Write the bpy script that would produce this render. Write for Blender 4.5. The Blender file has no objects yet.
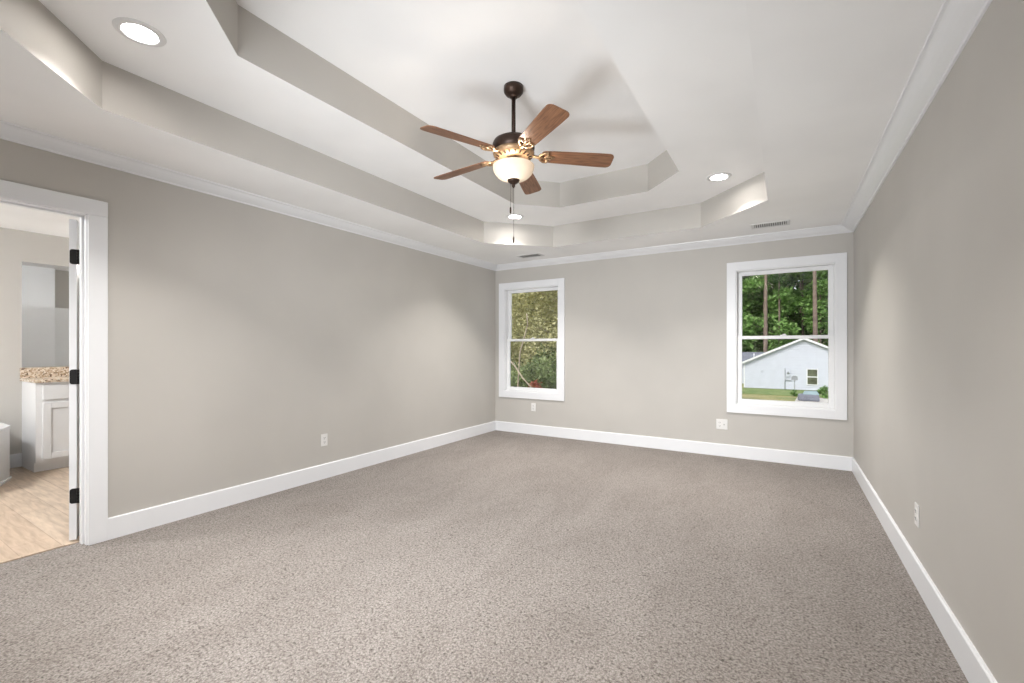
import bpy, bmesh, math, random
from mathutils import Vector, Matrix
random.seed(7)
PI = math.pi
S = bpy.context.scene
C = S.collection

# ------------------------------------------------------------------ camera
cam_d = bpy.data.cameras.new('camera')
cam_d.sensor_width = 36.0
cam_d.lens = 444.7 / 1024 * 36.0
cam_d.shift_y = 6.8 / 1024
cam_d.clip_start = 0.05
cam_d.clip_end = 500
cam = bpy.data.objects.new('camera', cam_d)
C.objects.link(cam)
cam.location = (0, 0, 1.22)
cam.rotation_euler = (PI / 2, 0, math.atan2(272, 444.7))
S.camera = cam

# ------------------------------------------------------------------ world, sun, exposure
world = bpy.data.worlds.new('world')
S.world = world
world.use_nodes = True
wn = world.node_tree
wn.nodes.clear()
sky = wn.nodes.new('ShaderNodeTexSky')
sky.sky_type = 'NISHITA'
sky.sun_disc = False
sky.sun_elevation = math.radians(52)
sky.sun_rotation = math.radians(200)
sky.air_density = 1.2
sky.dust_density = 2.5
sky.ozone_density = 1.0
hsv = wn.nodes.new('ShaderNodeHueSaturation')
hsv.inputs['Saturation'].default_value = 0.45
bgn = wn.nodes.new('ShaderNodeBackground')
bgn.inputs['Strength'].default_value = 0.145
wo = wn.nodes.new('ShaderNodeOutputWorld')
wn.links.new(sky.outputs[0], hsv.inputs['Color'])
wn.links.new(hsv.outputs[0], bgn.inputs['Color'])
wn.links.new(bgn.outputs[0], wo.inputs['Surface'])

sun_d = bpy.data.lights.new('sun', 'SUN')
sun_d.energy = 0.64
sun_d.angle = math.radians(4)
sun_d.color = (1.0, 0.96, 0.9)
sun = bpy.data.objects.new('sun', sun_d)
C.objects.link(sun)
sun.rotation_euler = (math.radians(42), 0, math.radians(-25))

# sky portals in the two window openings (they only guide the sampling of the sky's light)
for px_, py_, pz_, sx_, sz_, rx_ in ((-3.077, 5.70, 1.34, 0.89, 1.5, -90), (-0.006, 5.70, 1.34, 0.92, 1.5, -90)):
    pd_ = bpy.data.lights.new('sky_portal', 'AREA')
    pd_.shape = 'RECTANGLE'
    pd_.size, pd_.size_y = sx_, sz_
    pd_.cycles.is_portal = True
    po_ = bpy.data.objects.new('sky_portal', pd_)
    C.objects.link(po_)
    po_.location = (px_, py_, pz_)
    po_.rotation_euler = (math.radians(rx_), 0, 0)
# added fill: unseen soft spot low beside the camera, aimed at the far ceiling
fl_ = bpy.data.lights.new('added_fill_low', 'SPOT')
fl_.energy = 195.0
fl_.spot_size = math.radians(110)
fl_.spot_blend = 1.0
fl_.shadow_soft_size = 0.6
fl_.color = (0.90, 0.955, 1.0)
flo = bpy.data.objects.new('added_fill_low', fl_)
C.objects.link(flo)
flo.location = (-1.45, -0.30, 0.30)
flo.rotation_euler = (Vector((-1.3, 4.9, 2.6)) - Vector(flo.location)).to_track_quat('-Z', 'Y').to_euler()
# added fill: unseen area lamp against the near wall, facing into the room
ar_ = bpy.data.lights.new('added_fill_rear', 'AREA')
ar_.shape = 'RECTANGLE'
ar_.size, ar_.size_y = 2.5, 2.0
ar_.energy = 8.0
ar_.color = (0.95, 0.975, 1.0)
aro = bpy.data.objects.new('added_fill_rear', ar_)
C.objects.link(aro)
aro.location = (-2.3, -0.44, 1.15)
aro.rotation_euler = (math.radians(98), 0, 0)
f2_ = bpy.data.lights.new('added_fill_high', 'SPOT')  # added fill: unseen high spot brightening the left wall and floor
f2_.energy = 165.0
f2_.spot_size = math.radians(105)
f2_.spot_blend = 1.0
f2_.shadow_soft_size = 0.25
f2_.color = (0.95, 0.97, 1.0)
f2o = bpy.data.objects.new('added_fill_high', f2_)
C.objects.link(f2o)
f2o.location = (-1.15, -0.38, 2.05)
f2o.rotation_euler = (Vector((-2.7, 4.8, 0.2)) - Vector(f2o.location)).to_track_quat('-Z', 'Y').to_euler()
DOWNLIGHT = 11.0      # power of each recessed lamp (W)
BULB = 3.6           # bulb in the fan's bowl
BATH = 132.0           # added unseen bathroom ceiling lamp
S.view_settings.view_transform = 'Standard'
S.view_settings.look = 'None'
S.view_settings.gamma = 1.0
S.view_settings.exposure = 1.06
try:
    S.view_settings.use_curve_mapping = False
except Exception:
    pass


# ------------------------------------------------------------------ materials
def new_mat(name):
    m = bpy.data.materials.new(name)
    m.use_nodes = True
    nt = m.node_tree
    return m, nt, nt.nodes['Principled BSDF']


def N(nt, t, **kw):
    n = nt.nodes.new(t)
    for k, v in kw.items():
        if hasattr(n, k):
            setattr(n, k, v)
        else:
            n.inputs[k].default_value = v
    return n


def coords(nt, scale=(1, 1, 1), rot=(0, 0, 0)):
    tc = nt.nodes.new('ShaderNodeTexCoord')
    mp = nt.nodes.new('ShaderNodeMapping')
    mp.inputs['Scale'].default_value = scale
    mp.inputs['Rotation'].default_value = rot
    nt.links.new(tc.outputs['Object'], mp.inputs['Vector'])
    return mp.outputs['Vector']


def ramp(nt, fac, stops):
    r = nt.nodes.new('ShaderNodeValToRGB')
    e = r.color_ramp.elements
    while len(e) < len(stops):
        e.new(0.5)
    for el, (p, c) in zip(e, stops):
        el.position = p
        el.color = (*c, 1)
    nt.links.new(fac, r.inputs['Fac'])
    return r.outputs['Color']


def bump(nt, b, height, strength, dist):
    n = nt.nodes.new('ShaderNodeBump')
    n.inputs['Strength'].default_value = strength
    n.inputs['Distance'].default_value = dist
    nt.links.new(height, n.inputs['Height'])
    nt.links.new(n.outputs['Normal'], b.inputs['Normal'])


def paint(name, col, rough=0.5, tex=180, strength=0.05, var=0.03):
    """painted surface: faint mottling and roller texture"""
    m, nt, b = new_mat(name)
    v = coords(nt)
    n1 = N(nt, 'ShaderNodeTexNoise', Scale=1.7, Detail=2.0)
    nt.links.new(v, n1.inputs['Vector'])
    c0 = tuple(x * (1 - var) for x in col)
    c1 = tuple(min(1, x * (1 + var)) for x in col)
    nt.links.new(ramp(nt, n1.outputs['Fac'], [(0.3, c0), (0.7, c1)]), b.inputs['Base Color'])
    b.inputs['Roughness'].default_value = rough
    n2 = N(nt, 'ShaderNodeTexNoise', Scale=float(tex), Detail=2.0)
    nt.links.new(v, n2.inputs['Vector'])
    bump(nt, b, n2.outputs['Fac'], strength, 0.002)
    return m


def metal(name, col, rough=0.4, metallic=0.8, var=0.25):
    m, nt, b = new_mat(name)
    v = coords(nt)
    n = N(nt, 'ShaderNodeTexNoise', Scale=35.0, Detail=3.0)
    nt.links.new(v, n.inputs['Vector'])
    nt.links.new(ramp(nt, n.outputs['Fac'], [(0.3, tuple(x * (1 - var) for x in col)),
                                            (0.7, tuple(x * (1 + var) for x in col))]), b.inputs['Base Color'])
    b.inputs['Roughness'].default_value = rough
    b.inputs['Metallic'].default_value = metallic
    return m


M = {}
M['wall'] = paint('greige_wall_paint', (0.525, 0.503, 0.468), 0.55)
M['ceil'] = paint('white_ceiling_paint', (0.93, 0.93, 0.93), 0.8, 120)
M['trim'] = paint('white_trim_paint', (0.83, 0.84, 0.86), 0.32, 40, 0.02, 0.01)
M['vinyl'] = paint('white_window_vinyl', (0.84, 0.845, 0.85), 0.3, 60, 0.01, 0.01)
M['cab'] = paint('white_cabinet_paint', (0.83, 0.83, 0.835), 0.35, 60, 0.02, 0.01)
M['plate'] = paint('white_outlet_plastic', (0.78, 0.77, 0.75), 0.35, 60, 0.01, 0.01)
M['slot'] = paint('dark_slot', (0.03, 0.03, 0.03), 0.7)
M['vent'] = paint('white_vent_metal', (0.74, 0.74, 0.74), 0.4, 60, 0.01, 0.01)
M['ventgap'] = paint('vent_duct_grey', (0.26, 0.26, 0.26), 0.8)
M['bronze'] = metal('oil_rubbed_bronze', (0.045, 0.026, 0.018), 0.42, 0.6)
M['gold'] = metal('antique_gold_bronze', (0.36, 0.24, 0.14), 0.38, 0.7, 0.35)
M['black'] = metal('black_hinge_metal', (0.012, 0.012, 0.012), 0.45, 0.4)
M['chrome'] = metal('brushed_nickel', (0.55, 0.54, 0.52), 0.3, 1.0, 0.05)
M['tub'] = paint('white_acrylic', (0.80, 0.81, 0.82), 0.2, 30, 0.01, 0.01)

# carpet
m, nt, b = new_mat('taupe_pile_carpet')
v = coords(nt)
big = N(nt, 'ShaderNodeTexNoise', Scale=1.6, Detail=4.0, Roughness=0.6, Distortion=0.5)
nt.links.new(coords(nt, (1.6, 0.7, 1), (0, 0, 0.35)), big.inputs['Vector'])
n1 = N(nt, 'ShaderNodeTexNoise', Scale=95.0, Detail=4.0, Roughness=0.75)
nt.links.new(v, n1.inputs['Vector'])
vo = N(nt, 'ShaderNodeTexVoronoi', Scale=105.0)
wv = N(nt, 'ShaderNodeTexNoise', Scale=40.0, Detail=1.0)
nt.links.new(v, wv.inputs['Vector'])
mx = N(nt, 'ShaderNodeMixRGB', blend_type='ADD')
mx.inputs['Fac'].default_value = 0.03
nt.links.new(v, mx.inputs['Color1'])
nt.links.new(wv.outputs['Color'], mx.inputs['Color2'])
nt.links.new(mx.outputs[0], vo.inputs['Vector'])
hgt = N(nt, 'ShaderNodeMath', operation='SUBTRACT')
nt.links.new(n1.outputs['Fac'], hgt.inputs[0])
sc_ = N(nt, 'ShaderNodeMath', operation='MULTIPLY')
sc_.inputs[1].default_value = 0.35
nt.links.new(vo.outputs['Distance'], sc_.inputs[0])
nt.links.new(sc_.outputs[0], hgt.inputs[1])
c = ramp(nt, hgt.outputs[0], [(0.11, (0.075, 0.063, 0.055)), (0.23, (0.215, 0.188, 0.170)), (0.34, (0.305, 0.273, 0.250)), (0.46, (0.425, 0.387, 0.360))])
big_c = ramp(nt, big.outputs['Fac'], [(0.36, (0.86, 0.85, 0.84)), (0.62, (1.0, 1.0, 1.0))])
mul = N(nt, 'ShaderNodeMixRGB', blend_type='MULTIPLY')
mul.inputs['Fac'].default_value = 1.0
nt.links.new(c, mul.inputs['Color1'])
nt.links.new(big_c, mul.inputs['Color2'])
nt.links.new(mul.outputs[0], b.inputs['Base Color'])
b.inputs['Roughness'].default_value = 1.0
b.inputs['Specular IOR Level'].default_value = 0.05
b.inputs['Sheen Weight'].default_value = 0.22
b.inputs['Sheen Tint'].default_value = (1.0, 0.95, 0.90, 1)
b.inputs['Sheen Roughness'].default_value = 0.45
bump(nt, b, hgt.outputs[0], 0.9, 0.012)
M['carpet'] = m

# bathroom plank floor
m, nt, b = new_mat('light_oak_vinyl_plank')
v = coords(nt)
br = N(nt, 'ShaderNodeTexBrick', offset=0.37)
br.inputs['Scale'].default_value = 1.0
br.inputs['Brick Width'].default_value = 1.2
br.inputs['Row Height'].default_value = 0.18
br.inputs['Mortar Size'].default_value = 0.002
br.inputs['Color1'].default_value = (0.47, 0.36, 0.265, 1)
br.inputs['Color2'].default_value = (0.56, 0.45, 0.345, 1)
br.inputs['Mortar'].default_value = (0.36, 0.27, 0.20, 1)
nt.links.new(v, br.inputs['Vector'])
gr = N(nt, 'ShaderNodeTexNoise', Scale=4.0, Detail=5.0, Distortion=0.6)
nt.links.new(coords(nt, (1.2, 9, 1)), gr.inputs['Vector'])
g = ramp(nt, gr.outputs['Fac'], [(0.3, (0.72, 0.70, 0.68)), (0.65, (1.05, 1.05, 1.05))])
mul = N(nt, 'ShaderNodeMixRGB', blend_type='MULTIPLY')
mul.inputs['Fac'].default_value = 1.0
nt.links.new(br.outputs['Color'], mul.inputs['Color1'])
nt.links.new(g, mul.inputs['Color2'])
nt.links.new(mul.outputs[0], b.inputs['Base Color'])
b.inputs['Roughness'].default_value = 0.45
M['plank'] = m

# granite
m, nt, b = new_mat('speckled_tan_granite')
v = coords(nt)
vo = N(nt, 'ShaderNodeTexVoronoi', Scale=70.0)
nt.links.new(v, vo.inputs['Vector'])
sep = N(nt, 'ShaderNodeSeparateColor')
nt.links.new(vo.outputs['Color'], sep.inputs[0])
c = ramp(nt, sep.outputs[0], [(0.0, (0.16, 0.11, 0.08)), (0.2, (0.46, 0.33, 0.22)), (0.5, (0.66, 0.53, 0.40)), (0.85, (0.82, 0.73, 0.62))])
nt.links.new(c, b.inputs['Base Color'])
b.inputs['Roughness'].default_value = 0.2
M['granite'] = m

# fan blade wood
m, nt, b = new_mat('walnut_blade_veneer')
gr = N(nt, 'ShaderNodeTexNoise', Scale=6.0, Detail=6.0, Distortion=0.8)
nt.links.new(coords(nt, (1.5, 22, 6)), gr.inputs['Vector'])
nt.links.new(ramp(nt, gr.outputs['Fac'], [(0.3, (0.12, 0.050, 0.024)), (0.52, (0.23, 0.105, 0.052)), (0.72, (0.31, 0.155, 0.08))]), b.inputs['Base Color'])
b.inputs['Roughness'].default_value = 0.42
M['wood'] = m

# frosted bowl: white glass that glows from the bulb within
m, nt, b = new_mat('frosted_bowl_glass')
nt.nodes.remove(b)
df = N(nt, 'ShaderNodeBsdfDiffuse')
tl = N(nt, 'ShaderNodeBsdfTranslucent')
nz = N(nt, 'ShaderNodeTexNoise', Scale=9.0, Detail=3.0)
nt.links.new(coords(nt), nz.inputs['Vector'])
colr = ramp(nt, nz.outputs['Fac'], [(0.35, (0.74, 0.69, 0.62)), (0.7, (0.82, 0.78, 0.72))])
nt.links.new(colr, df.inputs['Color'])
tl.inputs['Color'].default_value = (0.098, 0.087, 0.073, 1)
ms = N(nt, 'ShaderNodeMixShader')
ms.inputs[0].default_value = 0.55
nt.links.new(df.outputs[0], ms.inputs[1])
nt.links.new(tl.outputs[0], ms.inputs[2])
nt.links.new(ms.outputs[0], nt.nodes['Material Output'].inputs['Surface'])
M['bowl'] = m


def emitter(name, col, strength):
    m, nt, b = new_mat(name)
    nt.nodes.remove(b)
    e = N(nt, 'ShaderNodeEmission')
    e.inputs['Color'].default_value = (*col, 1)
    e.inputs['Strength'].default_value = strength
    nt.links.new(e.outputs[0], nt.nodes['Material Output'].inputs['Surface'])
    return m


M['lens'] = emitter('glowing_downlight_lens', (1.0, 0.95, 0.90), 34.0)
M['dome'] = emitter('added_dome_glow', (0.97, 0.985, 1.0), BATH)

M['shade'] = emitter('added_shade_glow', (1.0, 0.97, 0.93), 22.0)

# clear glass: a thin pane that passes light and reflects a little
m, nt, b = new_mat('clear_window_glass')
nt.nodes.remove(b)
tr = N(nt, 'ShaderNodeBsdfTransparent')
tr.inputs['Color'].default_value = (0.98, 0.98, 0.98, 1)
gl = N(nt, 'ShaderNodeBsdfGlossy')
gl.inputs['Roughness'].default_value = 0.01
fr = N(nt, 'ShaderNodeFresnel', IOR=1.45)
ms = N(nt, 'ShaderNodeMixShader')
nt.links.new(fr.outputs[0], ms.inputs[0])
nt.links.new(tr.outputs[0], ms.inputs[1])
nt.links.new(gl.outputs[0], ms.inputs[2])
nt.links.new(ms.outputs[0], nt.nodes['Material Output'].inputs['Surface'])
M['glass'] = m

m, nt, b = new_mat('mirror_silver')
b.inputs['Base Color'].default_value = (0.86, 0.88, 0.89, 1)
b.inputs['Metallic'].default_value = 1.0
b.inputs['Roughness'].default_value = 0.02
M['mirror'] = m

# outdoors
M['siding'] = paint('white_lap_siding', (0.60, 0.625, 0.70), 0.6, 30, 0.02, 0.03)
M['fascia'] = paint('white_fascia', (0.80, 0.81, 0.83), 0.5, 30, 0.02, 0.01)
M['shingle'] = paint('grey_shingles', (0.17, 0.18, 0.21), 0.9, 6, 0.4, 0.2)
M['found'] = paint('grey_foundation', (0.30, 0.29, 0.27), 0.9, 10, 0.3, 0.15)
M['hglass'] = paint('dark_house_glass', (0.11, 0.12, 0.08), 0.15, 6, 0.02, 0.4)
M['meter'] = paint('grey_meter_box', (0.30, 0.32, 0.34), 0.6, 30, 0.02, 0.1)
M['pipe'] = paint('grey_conduit', (0.42, 0.44, 0.46), 0.6, 30, 0.02, 0.1)
M['tubside'] = paint('blue_grey_plastic', (0.17, 0.18, 0.22), 0.6, 20, 0.05, 0.15)
M['lid'] = paint('pale_teal_lid', (0.26, 0.36, 0.39), 0.5, 20, 0.05, 0.1)
M['concrete'] = paint('pale_concrete', (0.56, 0.53, 0.49), 0.9, 10, 0.2, 0.1)


def leafy(name, stops, scale=1.1, trans=0.35):
    m, nt, b = new_mat(name)
    v = coords(nt)
    n = N(nt, 'ShaderNodeTexNoise', Scale=float(scale), Detail=4.0, Roughness=0.7)
    nt.links.new(v, n.inputs['Vector'])
    c = ramp(nt, n.outputs['Fac'], stops)
    nt.links.new(c, b.inputs['Base Color'])
    b.inputs['Roughness'].default_value = 0.55
    tl = N(nt, 'ShaderNodeBsdfTranslucent')
    nt.links.new(c, tl.inputs['Color'])
    ms = N(nt, 'ShaderNodeMixShader')
    ms.inputs[0].default_value = trans
    nt.links.new(b.outputs[0], ms.inputs[1])
    nt.links.new(tl.outputs[0], ms.inputs[2])
    nt.links.new(ms.outputs[0], nt.nodes['Material Output'].inputs['Surface'])
    return m


M['leaf_green'] = leafy('forest_green_leaves', [(0.3, (0.07, 0.15, 0.03)), (0.5, (0.22, 0.40, 0.10)), (0.7, (0.42, 0.60, 0.22))])
M['leaf_dark'] = leafy('dark_green_leaves', [(0.3, (0.03, 0.07, 0.02)), (0.5, (0.08, 0.17, 0.05)), (0.7, (0.17, 0.30, 0.09))])
M['leaf_olive'] = leafy('olive_leaves', [(0.3, (0.24, 0.24, 0.11)), (0.5, (0.56, 0.54, 0.28)), (0.7, (0.82, 0.76, 0.46))], 2.2)
M['leaf_brush'] = leafy('undergrowth_leaves', [(0.3, (0.08, 0.11, 0.045)), (0.5, (0.22, 0.29, 0.11)), (0.7, (0.42, 0.48, 0.22))], 2.2)
M['leaf_red'] = leafy('red_leaves', [(0.3, (0.30, 0.06, 0.03)), (0.7, (0.55, 0.16, 0.09))], 3)
M['bark'] = paint('grey_brown_bark', (0.20, 0.15, 0.12), 0.9, 8, 0.5, 0.3)
M['palebark'] = paint('pale_branch_bark', (0.42, 0.35, 0.27), 0.9, 12, 0.4, 0.2)

m, nt, b = new_mat('dry_lawn')
n = N(nt, 'ShaderNodeTexNoise', Scale=0.5, Detail=6.0, Roughness=0.7)
nt.links.new(coords(nt, (0.5, 1, 1)), n.inputs['Vector'])
nt.links.new(ramp(nt, n.outputs['Fac'], [(0.35, (0.13, 0.19, 0.05)), (0.5, (0.28, 0.27, 0.10)), (0.65, (0.40, 0.34, 0.16))]), b.inputs['Base Color'])
b.inputs['Roughness'].default_value = 1.0
M['lawn'] = m
m, nt, b = new_mat('green_lawn')
n = N(nt, 'ShaderNodeTexNoise', Scale=0.9, Detail=6.0, Roughness=0.7)
nt.links.new(coords(nt), n.inputs['Vector'])
nt.links.new(ramp(nt, n.outputs['Fac'], [(0.35, (0.10, 0.17, 0.04)), (0.65, (0.22, 0.27, 0.09))]), b.inputs['Base Color'])
b.inputs['Roughness'].default_value = 1.0
M['green_lawn'] = m


# ------------------------------------------------------------------ mesh helpers
class MB:
    def __init__(s):
        s.v, s.f, s.m, s.sm = [], [], [], []

    def add(s, vs, fs, mi=0, smooth=False, mat=None):
        o = len(s.v)
        s.v += [tuple(mat @ Vector(p)) if mat else tuple(p) for p in vs]
        for f in fs:
            s.f.append(tuple(i + o for i in f))
            s.m.append(mi)
            s.sm.append(smooth)
        return s

    def box(s, x0, x1, y0, y1, z0, z1, mi=0, mat=None):
        vs = [(x, y, z) for z in (z0, z1) for y in (y0, y1) for x in (x0, x1)]
        fs = [(0, 2, 3, 1), (4, 5, 7, 6), (0, 1, 5, 4), (2, 6, 7, 3), (0, 4, 6, 2), (1, 3, 7, 5)]
        return s.add(vs, fs, mi, False, mat)

    def prism(s, pts, z0, z1, mi=0, mat=None):
        n = len(pts)
        vs = [(x, y, z0) for x, y in pts] + [(x, y, z1) for x, y in pts]
        fs = [tuple(range(n))[::-1], tuple(range(n, 2 * n))] + [(i, (i + 1) % n, n + (i + 1) % n, n + i) for i in range(n)]
        return s.add(vs, fs, mi, False, mat)

    def lathe(s, prof, seg=32, mi=0, mat=None, smooth=True):
        vs, fs = [], []
        for r, z in prof:
            r = max(r, 1e-4)
            vs += [(r * math.cos(2 * PI * k / seg), r * math.sin(2 * PI * k / seg), z) for k in range(seg)]
        for i in range(len(prof) - 1):
            for k in range(seg):
                k2 = (k + 1) % seg
                fs.append((i * seg + k, i * seg + k2, (i + 1) * seg + k2, (i + 1) * seg + k))
        return s.add(vs, fs, mi, smooth, mat)

    def tube(s, pts, r, seg=8, mi=0, mat=None, smooth=True):
        pts = [Vector(p) for p in pts]
        rs = r if isinstance(r, (list, tuple)) else [r] * len(pts)
        vs, fs = [], []
        for i, p in enumerate(pts):
            d = (pts[min(i + 1, len(pts) - 1)] - pts[max(i - 1, 0)]).normalized()
            a = d.orthogonal().normalized() if i == 0 else (pa - d * pa.dot(d)).normalized()
            pa = a
            bb = d.cross(a)
            vs += [tuple(p + (a * math.cos(2 * PI * k / seg) + bb * math.sin(2 * PI * k / seg)) * rs[i]) for k in range(seg)]
        for i in range(len(pts) - 1):
            for k in range(seg):
                k2 = (k + 1) % seg
                fs.append((i * seg + k, i * seg + k2, (i + 1) * seg + k2, (i + 1) * seg + k))
        fs.append(tuple(range(seg))[::-1])
        fs.append(tuple(range((len(pts) - 1) * seg, len(pts) * seg)))
        return s.add(vs, fs, mi, smooth, mat)

    def build(s, name, mats, parent=None, bevel=0, fix=True):
        me = bpy.data.meshes.new(name)
        me.from_pydata(s.v, [], s.f)
        if not isinstance(mats, (list, tuple)):
            mats = [mats]
        for mm in mats:
            me.materials.append(mm)
        me.polygons.foreach_set('material_index', s.m)
        me.polygons.foreach_set('use_smooth', s.sm)
        if fix:
            bm = bmesh.new()
            bm.from_mesh(me)
            bmesh.ops.recalc_face_normals(bm, faces=bm.faces)
            bm.to_mesh(me)
            bm.free()
        me.update()
        o = bpy.data.objects.new(name, me)
        C.objects.link(o)
        if parent:
            o.parent = parent
        if bevel:
            md = o.modifiers.new('bevel', 'BEVEL')
            md.width = bevel
            md.segments = 2
            md.limit_method = 'ANGLE'
        return o


def empty(name, loc=(0, 0, 0), rz=0.0):
    o = bpy.data.objects.new(name, None)
    o.empty_display_size = 0.1
    C.objects.link(o)
    o.location = loc
    o.rotation_euler = (0, 0, rz)
    return o


def tag(o, label=None, cat=None, group=None, kind=None):
    if label:
        o['label'] = label
    if cat:
        o['category'] = cat
    if group:
        o['group'] = group
    if kind:
        o['kind'] = kind
    return o


def struct(o, label=None, cat=None):
    return tag(o, label, cat, kind='structure')


def copy_tree(o, parent=None):
    c = o.copy()
    C.objects.link(c)
    if parent:
        c.parent = parent
    for ch in list(o.children):
        copy_tree(ch, c)
    return c


# ------------------------------------------------------------------ room dimensions (metres)
XL, XR, YN, YB = -3.68, 0.59, -0.47, 5.54      # left, right, near, back walls
H1, H2, H3 = 2.44, 2.688, 2.945                # ceiling levels
WT = 0.13                                      # back/right wall thickness
LT = 0.12                                      # wall between bedroom and bathroom
DY0, DY1, DZ = 0.145, 0.990, 2.063             # doorway
BX = -6.74                                     # far bathroom wall
BY0, BY1 = -1.2, 3.5
W1 = (-3.52, -2.635, 0.59, 2.09)               # left window opening
W2 = (-0.462, 0.450, 0.59, 2.09)               # right window opening

# ------------------------------------------------------------------ shell
f = MB()
f.box(XL - LT, XR, YN, YB, -0.1, 0.0)
struct(f.build('floor', M['carpet']), 'taupe beige cut pile carpet covering the bedroom floor', 'floor')

f = MB()
f.box(BX, XL - LT, BY0, BY1, -0.1, -0.004)
struct(f.build('floor_bathroom', M['plank']), 'light oak plank floor of the bathroom beyond the doorway', 'floor')
f = MB()
f.add([(XL - LT - 0.025, DY0, -0.004), (XL - LT + 0.02, DY0, -0.004), (XL - LT + 0.02, DY0, 0.006), (XL - LT - 0.01, DY0, 0.005),
       (XL - LT - 0.025, DY1, -0.004), (XL - LT + 0.02, DY1, -0.004), (XL - LT + 0.02, DY1, 0.006), (XL - LT - 0.01, DY1, 0.005)],
      [(0, 1, 2, 3), (7, 6, 5, 4), (0, 4, 5, 1), (1, 5, 6, 2), (2, 6, 7, 3), (3, 7, 4, 0)])
struct(f.build('trim_threshold', M['plank']), 'wood threshold strip where carpet meets plank floor', 'trim')

HT = 3.15
w = MB()
w.box(XL - LT, XL, DY1, YB, 0, HT)
w.box(XL - LT, XL, BY0 - 0.1, DY0, 0, HT)
w.box(XL - LT, XL, DY0, DY1, DZ, HT)
struct(w.build('wall_left', M['wall']), 'greige left wall with the doorway to the bathroom', 'wall')
w = MB()
w.box(XR, XR + WT, YN - WT, YB + WT, 0, HT)
struct(w.build('wall_right', M['wall']), 'plain greige right wall', 'wall')
w = MB()
w.box(XL - LT, XR + WT, YN - WT, YN, 0, HT)
struct(w.build('wall_near', M['wall']), 'greige wall behind the camera', 'wall')
w = MB()
xs = [XL - LT, W1[0], W1[1], W2[0], W2[1], XR]
for i in range(5):
    if i in (1, 3):
        ww = W1 if i == 1 else W2
        w.box(xs[i], xs[i + 1], YB, YB + WT, -3.0, ww[2])
        w.box(xs[i], xs[i + 1], YB, YB + WT, ww[3], HT)
    else:
        w.box(xs[i], xs[i + 1], YB, YB + WT, -3.0, HT)
struct(w.build('wall_back', M['wall']), 'greige back wall holding the two windows', 'wall')


def octagon(x0, x1, y0, y1, c):
    return [(x0 + c, y0), (x1 - c, y0), (x1, y0 + c), (x1, y1 - c), (x1 - c, y1), (x0 + c, y1), (x0, y1 - c), (x0, y0 + c)]


OUT = octagon(-2.969, -0.115, 0.245, 4.825, 0.60)
INN = octagon(-2.338, -0.742, 0.84, 4.212, 0.345)


def ring(mb, rect, oc, z, mi):
    """flat ceiling between a rectangle (or octagon) and an octagon"""
    if len(rect) == 4:
        x0, x1, y0, y1 = rect
        cs = [(x0, y0), (x1, y0), (x1, y1), (x0, y1)]
        vs = [(x, y, z) for x, y in cs + oc]
        fs = []
        for i in range(4):
            fs.append((i, (i + 1) % 4, 4 + 2 * i + 1, 4 + 2 * i))
            j = (i + 1) % 4
            fs.append((j, 4 + (2 * i + 2) % 8, 4 + 2 * i + 1))
        mb.add(vs, fs, mi)
    else:
        vs = [(x, y, z) for x, y in rect + oc]
        mb.add(vs, [(i, (i + 1) % 8, 8 + (i + 1) % 8, 8 + i) for i in range(8)], mi)


LIGHTS = [(-2.555, 0.862), (-0.475, 4.174), (-2.557, 4.245), (-0.475, 0.867)]
CAN = 0.072


def can_ring(mb, o8, i8, z, mi):
    """ceiling step between two octagons, with round openings for the recessed lights"""
    bm_ = bmesh.new()
    es = []
    loops = [o8, i8] + [[(x + CAN * math.cos(2 * PI * k / 32), y + CAN * math.sin(2 * PI * k / 32)) for k in range(32)] for x, y in LIGHTS]
    for lp in loops:
        vv = [bm_.verts.new((x, y, z)) for x, y in lp]
        es += [bm_.edges.new((vv[k], vv[(k + 1) % len(vv)])) for k in range(len(vv))]
    bmesh.ops.triangle_fill(bm_, use_beauty=True, use_dissolve=False, edges=es)
    bm_.verts.index_update()
    mb.add([v_.co[:] for v_ in bm_.verts], [tuple(v_.index for v_ in f_.verts) for f_ in bm_.faces], mi)
    bm_.free()


def riser(mb, oc, z0, z1, mi):
    vs = [(x, y, z) for z in (z0, z1) for x, y in oc]
    mb.add(vs, [(i, (i + 1) % 8, 8 + (i + 1) % 8, 8 + i) for i in range(8)], mi)


c = MB()
ring(c, (XL, XR, YN, YB), OUT, H1, 0)
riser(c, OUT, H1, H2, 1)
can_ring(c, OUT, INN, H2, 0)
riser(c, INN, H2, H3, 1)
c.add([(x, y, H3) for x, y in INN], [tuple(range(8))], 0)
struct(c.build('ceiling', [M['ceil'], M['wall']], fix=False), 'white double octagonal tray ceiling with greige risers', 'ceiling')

# bathroom shell
w = MB()
w.box(BX - 0.1, BX, BY0 - 0.1, BY1 + 0.1, -0.1, 2.6)
struct(w.build('wall_bathroom_far', M['wall']), 'greige bathroom wall seen through the doorway', 'wall')
w = MB()
w.box(BX, XL - LT, BY0 - 0.1, BY0, -0.1, 2.6)
struct(w.build('wall_bathroom_near', M['wall']), 'bathroom wall out of view left of the tub', 'wall')
w = MB()
w.box(BX, XL - LT, BY1, BY1 + 0.1, -0.1, 2.6)
struct(w.build('wall_bathroom_end', M['wall']), 'bathroom wall at the far end of the vanity', 'wall')
w = MB()
w.box(BX, XL - LT, BY0, BY1, 2.44, 2.54)
struct(w.build('ceiling_bathroom', M['ceil']), 'white flat bathroom ceiling', 'ceiling')

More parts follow.
